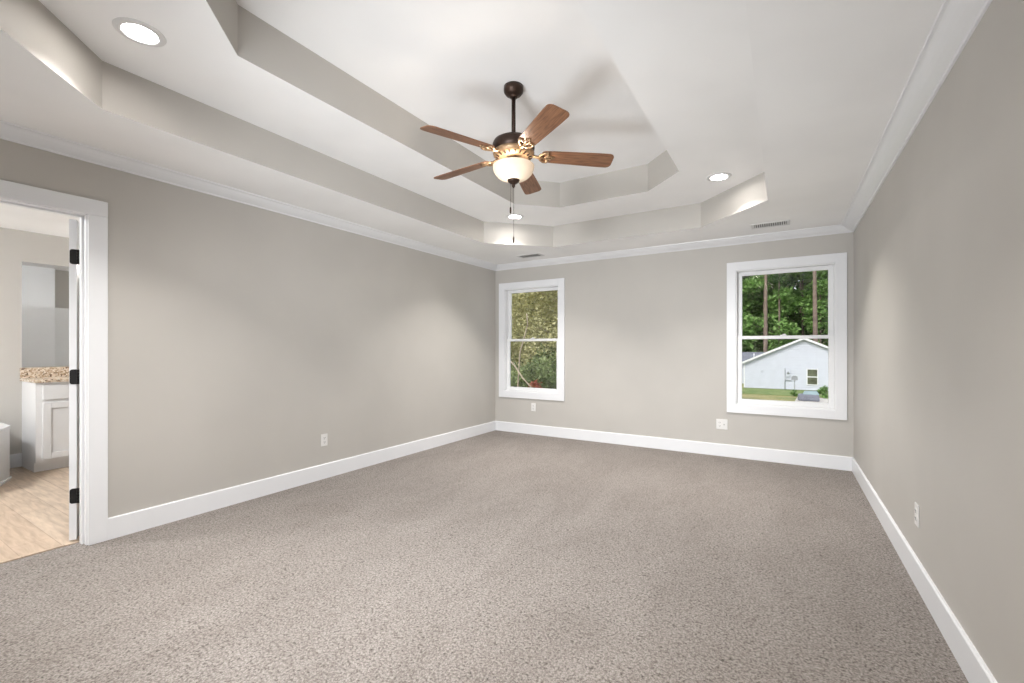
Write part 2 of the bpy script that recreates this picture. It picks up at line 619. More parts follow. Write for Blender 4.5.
# ------------------------------------------------------------------ crown moulding and baseboards
def strip(rect, prof, side):
    """moulding along one side of a rectangle, mitred at its ends; prof = (offset from wall, z)"""
    x0, x1, y0, y1 = rect
    mb = MB()
    A, B = [], []
    for d, z in prof:
        q = {'left': ((x0 + d, y0 + d), (x0 + d, y1 - d)), 'right': ((x1 - d, y0 + d), (x1 - d, y1 - d)),
             'back': ((x0 + d, y1 - d), (x1 - d, y1 - d)), 'near': ((x0 + d, y0 + d), (x1 - d, y0 + d))}[side]
        A.append((*q[0], z))
        B.append((*q[1], z))
    n = len(prof)
    mb.add(A + B, [(i, (i + 1) % n, n + (i + 1) % n, n + i) for i in range(n)] + [tuple(range(n)), tuple(range(n, 2 * n))])
    return mb


R_ = (XL, XR, YN, YB)
crown = [(0, H1 - 0.066), (0.010, H1 - 0.066), (0.014, H1 - 0.057), (0.032, H1 - 0.050), (0.052, H1 - 0.040), (0.072, H1 - 0.027), (0.088, H1 - 0.013), (0.096, H1 - 0.009), (0.108, H1 - 0.008), (0.110, H1), (0, H1)]
for sd in ('left', 'right', 'back', 'near'):
    struct(strip(R_, crown, sd).build('trim_crown_' + sd, M['trim']), 'white crown moulding along the %s wall' % sd, 'trim')
BH = 0.138
base = [(0, 0), (0.015, 0), (0.015, BH - 0.006), (0.009, BH), (0, BH)]
for sd in ('right', 'back', 'near'):
    struct(strip(R_, base, sd).build('baseboard_' + sd, M['trim']), 'white baseboard along the %s wall' % sd, 'baseboard')
mb = MB()
for a_, b_ in ((DY1 + 0.081, YB - 0.0), (YN, DY0 - 0.081)):
    n = len(base)
    vs = [(XL + d, a_, z) for d, z in base] + [(XL + d, b_ - (d if b_ > 2 else 0), z) for d, z in base]
    mb.add(vs, [(i, (i + 1) % n, n + (i + 1) % n, n + i) for i in range(n)] + [tuple(range(n)), tuple(range(n, 2 * n))])
TUBY = 1.115
struct(mb.build('baseboard_left', M['trim']), 'white baseboard along the left wall', 'baseboard')
mb = MB()
mb.box(BX, BX + 0.014, TUBY, 1.28, -0.004, 0.135)
struct(mb.build('baseboard_bathroom', M['trim'], bevel=0.004), 'white baseboard between tub and vanity in the bathroom', 'baseboard')

# ------------------------------------------------------------------ doorway trim and door
mb = MB()
CW, CT, RV = 0.094, 0.018, 0.013
for sx in (XL, XL - LT - CT):
    mb.box(sx, sx + CT, DY1 - RV, DY1 - RV + CW, 0, DZ - RV)
    mb.box(sx, sx + CT, DY0 + RV - CW, DY0 + RV, 0, DZ - RV)
    mb.box(sx, sx + CT, DY0 + RV - CW, DY1 - RV + CW, DZ - RV, DZ - RV + 0.096)
struct(mb.build('trim_door_casing', M['trim'], bevel=0.003), 'wide white flat casing around the bathroom doorway', 'trim')
mb = MB()
JT = 0.018
mb.box(XL - LT, XL, DY1 - JT, DY1, 0, DZ)
mb.box(XL - LT, XL, DY0, DY0 + JT, 0, DZ)
mb.box(XL - LT, XL, DY0, DY1, DZ - JT, DZ)
for (a_, b_) in ((DY1 - JT - 0.011, DY1 - JT), (DY0 + JT, DY0 + JT + 0.011)):
    mb.box(XL - LT + 0.04, XL - LT + 0.075, a_, b_, 0, DZ - JT)
mb.box(XL - LT + 0.04, XL - LT + 0.075, DY0 + JT, DY1 - JT, DZ - JT - 0.011, DZ - JT)
struct(mb.build('trim_door_jamb', M['trim'], bevel=0.002), 'white door jamb and stop lining the bathroom doorway', 'trim')

# door slab: local x along its width from the hinge pin, y thickness, hinge edge at x = 0
DW = 0.80
HX, HY = XL - LT - 0.008, DY1 - JT - 0.004
door = empty('door_1', (HX, HY, 0.012), 0)
struct(door, 'open white panel door, hinge edge showing in the bathroom doorway', 'door')
mb = MB()
T0, T1 = 0.008, 0.043
DH = 2.022
st = 0.115
mb.box(0.004, st, T0, T1, 0, DH)
mb.box(DW - st, DW, T0, T1, 0, DH)
for z0, z1 in ((0, 0.22), (0.92, 1.05), (DH - 0.12, DH)):
    mb.box(st, DW - st, T0, T1, z0, z1)
for z0, z1 in ((0.22, 0.92), (1.05, DH - 0.12)):
    mb.box(st, DW - st, T0 + 0.010, T1 - 0.010, z0, z1)
mb.build('door_slab', M['trim'], door, bevel=0.002)
mb = MB()
for yy, sgn in ((T0, -1), (T1, 1)):
    mt = Matrix.Translation((DW - 0.065, yy, 0.93)) @ Matrix.Rotation(-sgn * PI / 2, 4, 'X')
    mb.lathe([(0.0, 0), (0.031, 0), (0.031, 0.006), (0.012, 0.010), (0.012, 0.032), (0.024, 0.042), (0.028, 0.055), (0.020, 0.066), (0, 0.068)], 20, 0, mt)
mb.build('door_knob', M['black'], door)
for hz in (0.277, 1.028, 1.785):
    hb = MB()
    # leaf let into the door's hinge edge (x = 0 face), rounded outer corners, and the knuckle
    hh, r_ = 0.047, 0.014
    y1_ = 0.040
    pts = [(0.0, -hh), (y1_ - r_, -hh)]
    for k in range(5):
        a_ = -PI / 2 + PI / 2 * k / 4
        pts.append((y1_ - r_ + r_ * math.cos(a_), -hh + r_ + r_ * math.sin(a_)))
    for k in range(5):
        a_ = PI / 2 * k / 4
        pts.append((y1_ - r_ + r_ * math.cos(a_), hh - r_ + r_ * math.sin(a_)))
    pts.append((0.0, hh))
    n = len(pts)
    hb.add([(0.0005, y, hz + z) for y, z in pts] + [(0.006, y, hz + z) for y, z in pts],
           [tuple(range(n)), tuple(range(n, 2 * n))] + [(i, (i + 1) % n, n + (i + 1) % n, n + i) for i in range(n)])
    for k in range(5):
        hb.lathe([(0.0, hz - hh + k * 0.0188), (0.0075, hz - hh + k * 0.0188), (0.0075, hz - hh + k * 0.0188 + 0.018), (0.0, hz - hh + k * 0.0188 + 0.018)], 14, 0, Matrix.Translation((0, 0, 0)))
    tag(hb.build('hinge', M['black'], door), 'black rounded butt hinge')
DOOR_OPEN = 113
door.rotation_euler = (0, 0, math.radians(-90 - DOOR_OPEN))


# ------------------------------------------------------------------ windows
def make_window(n, W, label):
    x0, x1, z0, z1 = W
    root = empty('window_%d' % n, ((x0 + x1) / 2, YB, z0))
    struct(root, label, 'window')
    hw, hh = (x1 - x0) / 2, z1 - z0
    cs = MB()
    cw = 0.0875
    cs.box(-hw - cw, -hw + 0.004, -0.018, 0, -cw, hh + cw)
    cs.box(hw - 0.004, hw + cw, -0.018, 0, -cw, hh + cw)
    cs.box(-hw + 0.004, hw - 0.004, -0.018, 0, hh - 0.004, hh + cw)
    cs.box(-hw + 0.004, hw - 0.004, -0.018, 0, -cw, 0.004)
    cs.build('window_casing', M['trim'], root, bevel=0.002)
    jb = MB()
    t = 0.014
    D = WT + 0.005
    jb.box(-hw, -hw + t, 0, D, 0, hh)
    jb.box(hw - t, hw, 0, D, 0, hh)
    jb.box(-hw + t, hw - t, 0, D, hh - t, hh)
    jb.box(-hw + t, hw - t, 0, D, 0, t)
    jb.build('window_frame', M['vinyl'], root)
    iw = hw - t
    mid = 0.745
    # upper sash (outer track), lower sash (inner track)
    for nm, ya, yb, za, zb, sd, rt, rb in (('upper_sash', 0.085, 0.115, mid - 0.012, hh - t, 0.046, 0.042, 0.034),
                                           ('lower_sash', 0.050, 0.082, t, mid + 0.022, 0.046, 0.036, 0.050)):
        sm = MB()
        sm.box(-iw, -iw + sd, ya, yb, za, zb)
        sm.box(iw - sd, iw, ya, yb, za, zb)
        sm.box(-iw + sd, iw - sd, ya, yb, zb - rt, zb)
        sm.box(-iw + sd, iw - sd, ya, yb, za, za + rb)
        so = sm.build(nm, M['vinyl'], root, bevel=0.003)
        g = MB()
        ym = (ya + yb) / 2
        g.box(-iw + sd - 0.004, iw - sd + 0.004, ym - 0.0015, ym + 0.0015, za + rb - 0.004, zb - rt + 0.004)
        g.build('pane', M['glass'], so)
    lk = MB()
    lk.box(-0.03, 0.03, 0.052, 0.075, mid + 0.022, mid + 0.030)
    lk.box(-0.008, 0.022, 0.045, 0.062, mid + 0.030, mid + 0.040)
    lk.build('sash_lock', M['vinyl'], root, bevel=0.002)
    return root


make_window(1, W1, 'narrow white framed sash window left on the back wall, trees outside')
make_window(2, W2, 'wide white framed sash window right on the back wall, neighbouring house outside')


# ------------------------------------------------------------------ outlets (local: plate in xz plane, facing -y)
def outlet(label, loc, rz, gangs=1, kinds=('duplex',)):
    o = empty('wall_outlet', loc, rz)
    tag(o, label, 'outlet', 'outlets low on the bedroom walls')
    w_ = 0.035 if gangs == 1 else 0.058
    p = MB()
    p.box(-w_, w_, -0.006, 0, -0.057, 0.057)
    p.build('cover_plate', M['plate'], o, bevel=0.003)
    for gi, kd in enumerate(kinds):
        cx = 0 if gangs == 1 else (-0.023 + 0.046 * gi)
        if kd == 'duplex':
            for zz in (0.0195, -0.0195):
                r = MB()
                pts = []
                for k in range(20):
                    a_ = 2 * PI * k / 20
                    pts.append((cx + 0.0165 * math.cos(a_), max(-0.0135, min(0.0135, 0.017 * math.sin(a_)))))
                n = len(pts)
                r.add([(x, -0.0085, zz + z) for x, z in pts] + [(x, -0.005, zz + z) for x, z in pts],
                      [tuple(range(n)), tuple(range(n, 2 * n))] + [(i, (i + 1) % n, n + (i + 1) % n, n + i) for i in range(n)], 0)
                for sx in (-0.0065, 0.0065):
                    r.box(cx + sx - 0.0014, cx + sx + 0.0014, -0.0092, -0.006, zz - 0.003, zz + 0.007, 1)
                r.lathe([(0, -0.0032), (0.0026, -0.0032), (0.0026, 0), (0, 0)], 10, 1,
                        Matrix.Translation((cx, -0.006, zz - 0.008)) @ Matrix.Rotation(-PI / 2, 4, 'X'))
                r.build('receptacle', [M['plate'], M['slot']], o)
        else:
            r = MB()
            r.lathe([(0, -0.010), (0.0048, -0.010), (0.0048, -0.002), (0.008, -0.002), (0.008, 0), (0, 0)], 12, 0,
                    Matrix.Translation((cx, -0.0055, 0)) @ Matrix.Rotation(-PI / 2, 4, 'X'))
            r.build('coaxial_jack', M['chrome'], o)
    for gi in range(gangs):
        cx = 0 if gangs == 1 else (-0.023 + 0.046 * gi)
        s = MB()
        s.lathe([(0, -0.0015), (0.003, -0.0012), (0.0032, 0), (0, 0)], 10, 0, Matrix.Translation((cx, -0.006, 0)) @ Matrix.Rotation(-PI / 2, 4, 'X'))
        s.build('screw', M['plate'], o)
    return o


outlet('white outlet low on the left wall between doorway and window', (XL, 2.638, 0.36), PI / 2)
outlet('white outlet on the back wall under the narrow left window', (-3.03, YB, 0.385), 0)
outlet('white double plate outlet on the back wall beside the wide right window', (-0.60, YB, 0.36), 0, 2, ('duplex', 'coax'))
outlet('white outlet low on the right wall', (XR, 3.06, 0.358), -PI / 2)


# ------------------------------------------------------------------ ceiling vents
def vent(label, loc, lx, ly):
    o = empty('ceiling_vent', loc)
    tag(o, label, 'vent', 'ceiling air vents near the back wall')
    fr_ = MB()
    b_ = 0.026
    fr_.box(-lx, lx, -ly, -ly + b_, -0.006, 0)
    fr_.box(-lx, lx, ly - b_, ly, -0.006, 0)
    fr_.box(-lx, -lx + b_, -ly + b_, ly - b_, -0.006, 0)
    fr_.box(lx - b_, lx, -ly + b_, ly - b_, -0.006, 0)
    fr_.build('vent_frame', M['vent'], o, bevel=0.002)
    g = MB()
    g.box(-lx + b_, lx - b_, -ly + b_, ly - b_, -0.0008, 0)
    g.build('duct_opening', M['ventgap'], o)
    s = MB()
    nsl = 15
    for k in range(nsl):
        x = -lx + b_ + (2 * lx - 2 * b_) * (k + 0.5) / nsl
        s.box(-0.0042, 0.0042, -ly + b_, ly - b_, -0.0006, 0.0006, 0, Matrix.Translation((x, 0, -0.0042)) @ Matrix.Rotation(0.5, 4, 'Y'))
    s.build('louver', M['vent'], o)
    return o


vent('white louvred ceiling vent by the right window', (-0.115, 5.06, H1), 0.165, 0.095)
vent('white louvred ceiling vent near the narrow left window', (-2.85, 5.12, H1), 0.165, 0.095)


# ------------------------------------------------------------------ recessed downlights
def downlight(label, x, y):
    o = empty('recessed_downlight', (x, y, H2))
    tag(o, label, 'ceiling light', 'recessed lights in the lower tray step')
    t = MB()
    t.lathe([(0.0655, 0.012), (0.066, 0.0), (0.067, -0.006), (0.072, -0.008), (0.090, -0.006), (0.097, -0.002), (0.098, 0.0)], 40)
    t.build('trim_ring', M['vent'], o)
    l = MB()
    l.lathe([(0.0001, 0.008), (0.0658, 0.008)], 24)
    l.build('lens', M['lens'], o, fix=False)
    ld = bpy.data.lights.new('downlight_lamp', 'AREA')
    ld.shape = 'DISK'
    ld.size = 0.12
    ld.energy = DOWNLIGHT
    ld.color = (1.0, 0.96, 0.92)
    ld.spread = math.radians(106)
    lo_ = bpy.data.objects.new('downlight_lamp', ld)
    C.objects.link(lo_)
    lo_.location = (x, y, H2 + 0.004)
    return o


downlight('recessed ceiling light nearest the doorway, at upper left', -2.555, 0.862)
downlight('recessed ceiling light over the wide right window', -0.475, 4.174)
downlight('recessed ceiling light behind the fan chain, toward the narrow window', -2.557, 4.245)
downlight('recessed ceiling light above the camera, out of frame at right', -0.475, 0.867)

# ------------------------------------------------------------------ ceiling fan
FX, FY = -1.522, 2.508
fan = empty('ceiling_fan', (FX, FY, 0))
tag(fan, 'bronze ceiling fan with five wooden blades and a lit glass bowl', 'ceiling fan')
p = MB()
p.lathe([(0.0, H3), (0.064, H3), (0.065, H3 - 0.022), (0.063, H3 - 0.036), (0.052, H3 - 0.052), (0.034, H3 - 0.062), (0.026, H3 - 0.066), (0.024, H3 - 0.074), (0, H3 - 0.074)], 32)
p.build('canopy', M['bronze'], fan)
p = MB()
p.lathe([(0.0, H3 - 0.07), (0.0135, H3 - 0.07), (0.0135, 2.59), (0, 2.59)], 20)
p.lathe([(0.0, 2.634), (0.020, 2.632), (0.024, 2.622), (0.024, 2.604), (0.030, 2.592), (0.0, 2.592)], 20)
p.build('downrod', M['bronze'], fan)
p = MB()
p.lathe([(0.0, 2.604), (0.06, 2.602), (0.108, 2.595), (0.130, 2.582), (0.138, 2.564), (0.139, 2.536), (0.135, 2.518), (0.127, 2.512)], 48)
p.build('motor_housing', M['bronze'], fan)
p = MB()
p.lathe([(0.131, 2.516), (0.137, 2.506), (0.133, 2.492), (0.119, 2.478), (0.099, 2.470), (0.072, 2.466), (0.0, 2.466)], 48)
for k in range(20):
    a_ = 2 * PI * k / 20
    p.box(-0.011, 0.011, -0.005, 0.005, -0.003, 0.003, 1, Matrix.Rotation(a_, 4, 'Z') @ Matrix.Translation((0.110, 0, 2.474)) @ Matrix.Rotation(-0.45, 4, 'Y'))
tag(p.build('motor_plate', [M['gold'], M['bronze']], fan), 'antique gold vented lower motor plate')
p = MB()
p.lathe([(0.0, 2.468), (0.050, 2.468), (0.054, 2.462), (0.050, 2.446), (0.044, 2.434), (0.056, 2.428), (0.058, 2.420), (0.0, 2.420)], 32)
p.build('switch_housing', M['bronze'], fan)
# bowl (open-topped, thin glass wall) hung from the finial rod
p = MB()
outer = [(0.133, 2.424), (0.137, 2.420)]
for k in range(1, 15):
    a_ = PI / 2 * k / 14
    outer.append((0.137 * math.cos(a_) ** 0.62 if k < 14 else 0.006, 2.420 - 0.092 * math.sin(a_) ** 1.15))
p.lathe(outer, 56)
p.build('glass_bowl', M['bowl'], fan)
p = MB()
p.lathe([(0.0, 2.332), (0.037, 2.334), (0.041, 2.328), (0.036, 2.316), (0.022, 2.306), (0.011, 2.302), (0.010, 2.295), (0.012, 2.290), (0.007, 2.282), (0.003, 2.276), (0, 2.274)], 28)
p.build('finial', M['bronze'], fan)
p = MB()
p.tube([(0, 0, 2.316), (0, 0, 2.424)], 0.005, 10)
p.build('bowl_rod', M['bronze'], fan)

BL0, BL1 = 0.185, 0.662


def blade_outline():
    pts = []
    def hw(t):
        return 0.056 + 0.013 * min(1, t / 0.8)
    rc = 0.035
    ts = [i / 12 for i in range(13)]
    left = []
    for t in ts:
        x = BL0 + (BL1 - BL0) * t
        left.append((x, hw(t)))
    # trim the tip and root with rounded corners
    def corner(cx, cy, r, a0, a1, n=6):
        return [(cx + r * math.cos(a0 + (a1 - a0) * k / n), cy + r * math.sin(a0 + (a1 - a0) * k / n)) for k in range(n + 1)]
    h1, h0 = hw(1), hw(0)
    pts += corner(BL0 + 0.03, -h0 + 0.03, 0.03, PI, 1.5 * PI)
    pts += [(x, -h) for x, h in left[2:-2]]
    pts += corner(BL1 - rc, -h1 + rc, rc, 1.5 * PI, 2 * PI)
    pts += corner(BL1 - rc, h1 - rc, rc, 0, 0.5 * PI)
    pts += [(x, h) for x, h in left[2:-2]][::-1]
    pts += corner(BL0 + 0.03, h0 - 0.03, 0.03, 0.5 * PI, PI)
    return pts


def make_blade():
    mb_ = MB()
    mb_.prism(blade_outline(), -0.003, 0.003)
    bl = mb_.build('blade', M['wood'], fan, bevel=0.0012)
    ir = MB()
    # bracket: curved arm from the motor then a three-lobed plate screwed under the blade
    ir.tube([(0.085, 0, 0.022), (0.11, 0, 0.012), (0.14, 0, -0.004), (0.17, 0, -0.009), (0.20, 0, -0.008)], [0.012, 0.011, 0.010, 0.011, 0.010], 10)
    for sy in (-1, 1):
        ir.tube([(0.165, 0, -0.009), (0.178, sy * 0.024, -0.009), (0.198, sy * 0.043, -0.008), (0.222, sy * 0.046, -0.007),
                 (0.232, sy * 0.030, -0.007), (0.218, sy * 0.022, -0.007)], [0.007, 0.008, 0.008, 0.008, 0.007, 0.005], 8)
        ir.tube([(0.20, 0, -0.008), (0.222, sy * 0.010, -0.007), (0.245, sy * 0.014, -0.007), (0.262, sy * 0.004, -0.007)], [0.007, 0.007, 0.006, 0.005], 8)
    for sx, sy in ((0.222, 0.044), (0.222, -0.044), (0.262, 0)):
        ir.lathe([(0, -0.013), (0.006, -0.012), (0.011, -0.008), (0.012, -0.003), (0, -0.003)], 12, 0, Matrix.Translation((sx, sy, 0)))
    tag(ir.build('blade_bracket', M['gold'], bl), 'antique gold scrolled blade bracket')
    return bl


b0 = make_blade()
for k in range(5):
    bl = b0 if k == 0 else copy_tree(b0, fan)
    bl.matrix_local = (Matrix.Translation((0, 0, 2.497)) @ Matrix.Rotation(math.radians(35 + 72 * k), 4, 'Z') @
                       Matrix.Rotation(math.radians(2.2), 4, 'Y') @ Matrix.Rotation(math.radians(-13), 4, 'X'))

# pull chains: direction to the left in the picture is -(cos a, sin a)
ca, sa = math.cos(math.atan2(272, 444.7)), math.sin(math.atan2(272, 444.7))
for off, ztop, zbot in ((-0.020, 2.30, 2.108), (0.001, 2.268, 1.913)):
    px_, py_ = off * ca, off * sa
    p = MB()
    z = ztop + (0.02 if off < -0.01 else 0)
    zz = z
    while zz > zbot + 0.04:
        p.lathe([(0.0, zz), (0.0016, zz - 0.0016), (0.0, zz - 0.0034)], 6, 0, Matrix.Translation((px_, py_, 0)))
        zz -= 0.0042
    p.tube([(px_, py_, z), (px_, py_, zbot + 0.04)], 0.0009, 6)
    ch = p.build('pull_chain', M['bronze'], fan)
    q = MB()
    q.lathe([(0.0, zbot + 0.046), (0.003, zbot + 0.044), (0.0055, zbot + 0.036), (0.0055, zbot + 0.008), (0.003, zbot), (0.0, zbot)], 14, 0, Matrix.Translation((px_, py_, 0)))
    q.build('chain_fob', M['bronze'], ch)

bd = bpy.data.lights.new('fan_bulb', 'POINT')
bd.energy = BULB
bd.color = (1.0, 0.86, 0.72)
bd.shadow_soft_size = 0.03
bo = bpy.data.objects.new('fan_bulb', bd)
C.objects.link(bo)
bo.location = (FX, FY - 0.03, 2.385)
bo.parent = None

# ------------------------------------------------------------------ bathroom furniture
VX, VY = -6.25, 1.28                             # vanity front face and its near end
VL = 1.75
van = empty('bathroom_vanity', (BX + 0.003, VY, -0.004))
tag(van, 'white shaker bathroom vanity cabinet seen through the doorway', 'cabinet')
D_ = VX - BX - 0.003
p = MB()
p.box(0, D_ - 0.06, 0.018, VL, 0, 0.095)
p.box(0, D_, 0.018, VL, 0.095, 0.885)
p.add([(0, 0, 0), (D_ - 0.055, 0, 0), (D_ - 0.055, 0, 0.095), (D_, 0, 0.095), (D_, 0, 0.885), (0, 0, 0.885)] +
      [(0, 0.018, 0), (D_ - 0.055, 0.018, 0), (D_ - 0.055, 0.018, 0.095), (D_, 0.018, 0.095), (D_, 0.018, 0.885), (0, 0.018, 0.885)],
      [(0, 1, 2, 3, 4, 5), (6, 7, 8, 9, 10, 11)] + [(i, (i + 1) % 6, 6 + (i + 1) % 6, 6 + i) for i in range(6)])
p.build('cabinet_body', M['cab'], van)
nd = 4
for k in range(nd):
    ya = 0.035 + (VL - 0.06) / nd * k + 0.012
    yb = 0.035 + (VL - 0.06) / nd * (k + 1) - 0.012
    p = MB()
    p.box(D_, D_ + 0.018, ya, yb, 0.715, 0.855)
    p.build('drawer_front', M['cab'], van, bevel=0.003)
    p = MB()
    s_ = 0.06
    p.box(D_, D_ + 0.018, ya, ya + s_, 0.125, 0.685)
    p.box(D_, D_ + 0.018, yb - s_, yb, 0.125, 0.685)
    p.box(D_, D_ + 0.018, ya + s_, yb - s_, 0.125, 0.125 + s_)
    p.box(D_, D_ + 0.018, ya + s_, yb - s_, 0.685 - s_, 0.685)
    p.box(D_, D_ + 0.008, ya + s_, yb - s_, 0.125 + s_, 0.685 - s_)
    p.build('cabinet_door', M['cab'], van, bevel=0.002)
ct = empty('granite_countertop', (BX + 0.003, VY, 0.881))
tag(ct, 'speckled tan granite countertop with backsplash on the white vanity', 'countertop')
p = MB()
p.box(0, D_ + 0.03, -0.015, VL, 0, 0.032)
p.build('counter_slab', M['granite'], ct, bevel=0.004)
p = MB()
p.box(0, 0.02, -0.015, VL, 0.032, 0.135)
p.build('backsplash', M['granite'], ct, bevel=0.003)
p = MB()
p.box(BX, BX + 0.006, VY + 0.0, VY + 1.5, 1.025, 2.12)
tag(p.build('wall_mirror', M['mirror']), 'frameless mirror above the granite backsplash in the bathroom', 'mirror')

# tub: white deck with basin, near corner toward the door
tub = empty('bathtub', (0.004, 0, -0.004))
tag(tub, 'white tub edge low at the left of the doorway view', 'bathtub')
TX, TY = -6.20, 1.10
pts = [(BX, TY), (TX, TY), (TX + 0.62, TY - 0.27), (TX + 0.62, BY0 + 0.1), (BX, BY0 + 0.1)]
p = MB()
p.prism(pts, 0, 0.47)
p.build('apron', M['tub'], tub, bevel=0.006)
p = MB()
o_ = [(BX, TY + 0.004), (TX + 0.006, TY + 0.004), (TX + 0.632, TY - 0.266), (TX + 0.632, BY0 + 0.1), (BX, BY0 + 0.1)]
cxm, cym = -6.2, 0.0
i_ = []
for k in range(24):
    a_ = 2 * PI * k / 24
    i_.append((cxm + 0.36 * math.cos(a_), cym + 0.78 * math.sin(a_)))
# rim deck around an oval basin
vs = [(x, y, 0.50) for x, y in o_] + [(x, y, 0.50) for x, y in i_] + [(cxm + (x - cxm) * 0.7, cym + (y - cym) * 0.8, 0.475) for x, y in i_]
bm = bmesh.new()
bo_ = [bm.verts.new(v_) for v_ in vs[:5]]
bi_ = [bm.verts.new(v_) for v_ in vs[5:29]]
be = [bm.edges.new((bo_[i], bo_[(i + 1) % 5])) for i in range(5)] + [bm.edges.new((bi_[i], bi_[(i + 1) % 24])) for i in range(24)]
bmesh.ops.triangle_fill(bm, use_beauty=True, use_dissolve=False, edges=be)
lo = [bm.verts.new(v_) for v_ in vs[29:]]
for i in range(24):
    bm.faces.new((bi_[i], bi_[(i + 1) % 24], lo[(i + 1) % 24], lo[i]))
bm.faces.new(lo)
ob = [bm.verts.new((x, y, 0.468)) for x, y in o_]
for i in range(5):
    bm.faces.new((bo_[i], bo_[(i + 1) % 5], ob[(i + 1) % 5], ob[i]))
bmesh.ops.recalc_face_normals(bm, faces=bm.faces)
me = bpy.data.meshes.new('tub_rim')
bm.to_mesh(me)
bm.free()
me.materials.append(M['tub'])
o = bpy.data.objects.new('tub_rim', me)
C.objects.link(o)
o.parent = tub
p = MB()
p.prism([(BX, TY + 0.012), (TX + 0.008, TY + 0.012), (TX + 0.634, TY - 0.258), (TX + 0.634, BY0 + 0.1), (BX, BY0 + 0.1)], 0, 0.022)
p.build('base_trim', M['tub'], tub, bevel=0.003)

# what the mirror shows: a white partition beside the door and a white shower surround
p = MB()
p.box(-3.93, XL - LT, 1.80, 2.16, -0.004, 2.44)
struct(p.build('wall_partition', M['trim']), 'white partition reflected in the bathroom mirror', 'wall')
p = MB()
p.box(-4.60, XL - LT - 0.006, 2.166, BY1 - 0.006, -0.004, 0.10)
p.box(-3.84, XL - LT - 0.006, 2.166, BY1 - 0.006, 0.10, 1.85)
p.box(-4.60, -3.84, BY1 - 0.046, BY1 - 0.006, 0.10, 1.85)
tag(p.build('shower_surround', M['tub'], bevel=0.006), 'white shower surround reflected in the bathroom mirror', 'shower')

dl = empty('added_ceiling_light', (-5.15, -0.35, 2.44))  # added lamp, never in view, put in to brighten the bathroom
tag(dl, 'added round flush bathroom ceiling light, unseen, left of the doorway', 'ceiling light')
p = MB()
p.lathe([(0, 0), (0.17, 0), (0.175, -0.02), (0.16, -0.03), (0, -0.03)], 32)
p.build('light_base', M['chrome'], dl)
p = MB()
p.lathe([(0.158, -0.028), (0.15, -0.055), (0.12, -0.085), (0.07, -0.105), (0.0, -0.112)], 24)
p.build('light_dome', M['dome'], dl)

vl = empty('added_vanity_light', (BX, 2.45, 2.24))  # second added bathroom lamp, unseen, lights the partition and shower surround
tag(vl, 'added three shade vanity light above the bathroom mirror, unseen behind the door', 'added wall light')
p = MB()
p.box(0.001, 0.02, -0.32, 0.32, -0.05, 0.05)
p.build('back_plate', M['chrome'], vl, bevel=0.004)
for yy in (-0.22, 0.0, 0.22):
    p = MB()
    p.tube([(0.018, yy, 0), (0.08, yy, 0.0), (0.10, yy, -0.03)], 0.008, 10)
    p.build('arm', M['chrome'], vl)
    p = MB()
    p.lathe([(0.02, -0.03), (0.045, -0.05), (0.058, -0.10), (0.06, -0.14), (0.0, -0.142)], 20, 0, Matrix.Translation((0.10, yy, 0)))
    p.build('lamp_shade', M['shade'], vl)

# ------------------------------------------------------------------ outdoors
GZ = -3.0
p = MB()
p.box(-70, 70, -60, 140, GZ - 0.3, GZ)
struct(p.build('ground', M['lawn']), 'dry yellowing lawn outside the windows', 'ground')
p = MB()
p.box(-12, 14, 46.5, 53.2, GZ, GZ + 0.03)
struct(p.build('trim_grass_border', M['green_lawn']), 'greener grass in front of the neighbouring house', 'ground')
p = MB()
p.prism([(0.6, 40), (9, 38.5), (9, 44.5), (1.0, 45.6)], GZ, GZ + 0.04)
struct(p.build('trim_concrete_pad', M['concrete']), 'pale concrete pad beside the neighbouring house', 'ground')

# neighbouring house: gable wall in the plane y = 53.3
HY_ = 53.3
ex0, ex1, rx = -3.64, 7.0, 1.68
ez, rz_ = -0.30, 2.16
house = empty('neighbouring_house', (rx, HY_, GZ))
tag(house, 'white sided single storey house with grey roof seen through the wide window', 'house')
Y0 = 0.0
p = MB()
dz = 0.27
z = 0.06
base_h = 0.06
slope = (rz_ - ez) / (rx - ex0)


def xr_at(zabs):
    """left/right x of the gable wall at height zabs, relative to the ridge"""
    if zabs <= ez:
        return ex0 - rx, ex1 - rx
    k = (zabs - ez) / (rz_ - ez)
    return (ex0 - rx) * (1 - k), (ex1 - rx) * (1 - k)


while GZ + z < rz_ - 0.02:
    za, zb = GZ + z, min(GZ + z + dz, rz_)
    zs = [za, zb] if not (za < ez < zb) else [za, ez, zb]
    for q0, q1 in zip(zs[:-1], zs[1:]):
        a0, a1 = xr_at(q0)
        b0_, b1_ = xr_at(q1)
        yo0 = -0.05 * (1 - (q0 - za) / dz)
        yo1 = -0.05 * (1 - (q1 - za) / dz)
        p.add([(a0, yo0, q0 - GZ), (a1, yo0, q0 - GZ), (b1_, yo1, q1 - GZ), (b0_, yo1, q1 - GZ)], [(0, 1, 2, 3)])
    a0, a1 = xr_at(za)
    p.add([(a0, -0.05, za - GZ), (a1, -0.05, za - GZ), (a1, 0, za - GZ), (a0, 0, za - GZ)], [(0, 1, 2, 3)])
    z += dz
p.box(ex0 - rx, ex0 - rx + 0.1, 0.001, 12, base_h, ez - GZ)
p.box(ex1 - rx - 0.1, ex1 - rx, 0.001, 12, base_h, ez - GZ)
p.box(ex0 - rx, ex1 - rx, 11.9, 12, base_h, ez - GZ)
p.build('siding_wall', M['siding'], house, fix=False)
p = MB()
p.box(ex0 - rx + 0.04, ex1 - rx - 0.04, 0.03, 11.9, -0.05, base_h)
p.build('foundation', M['found'], house)
p = MB()
ov, th = 0.30, 0.16
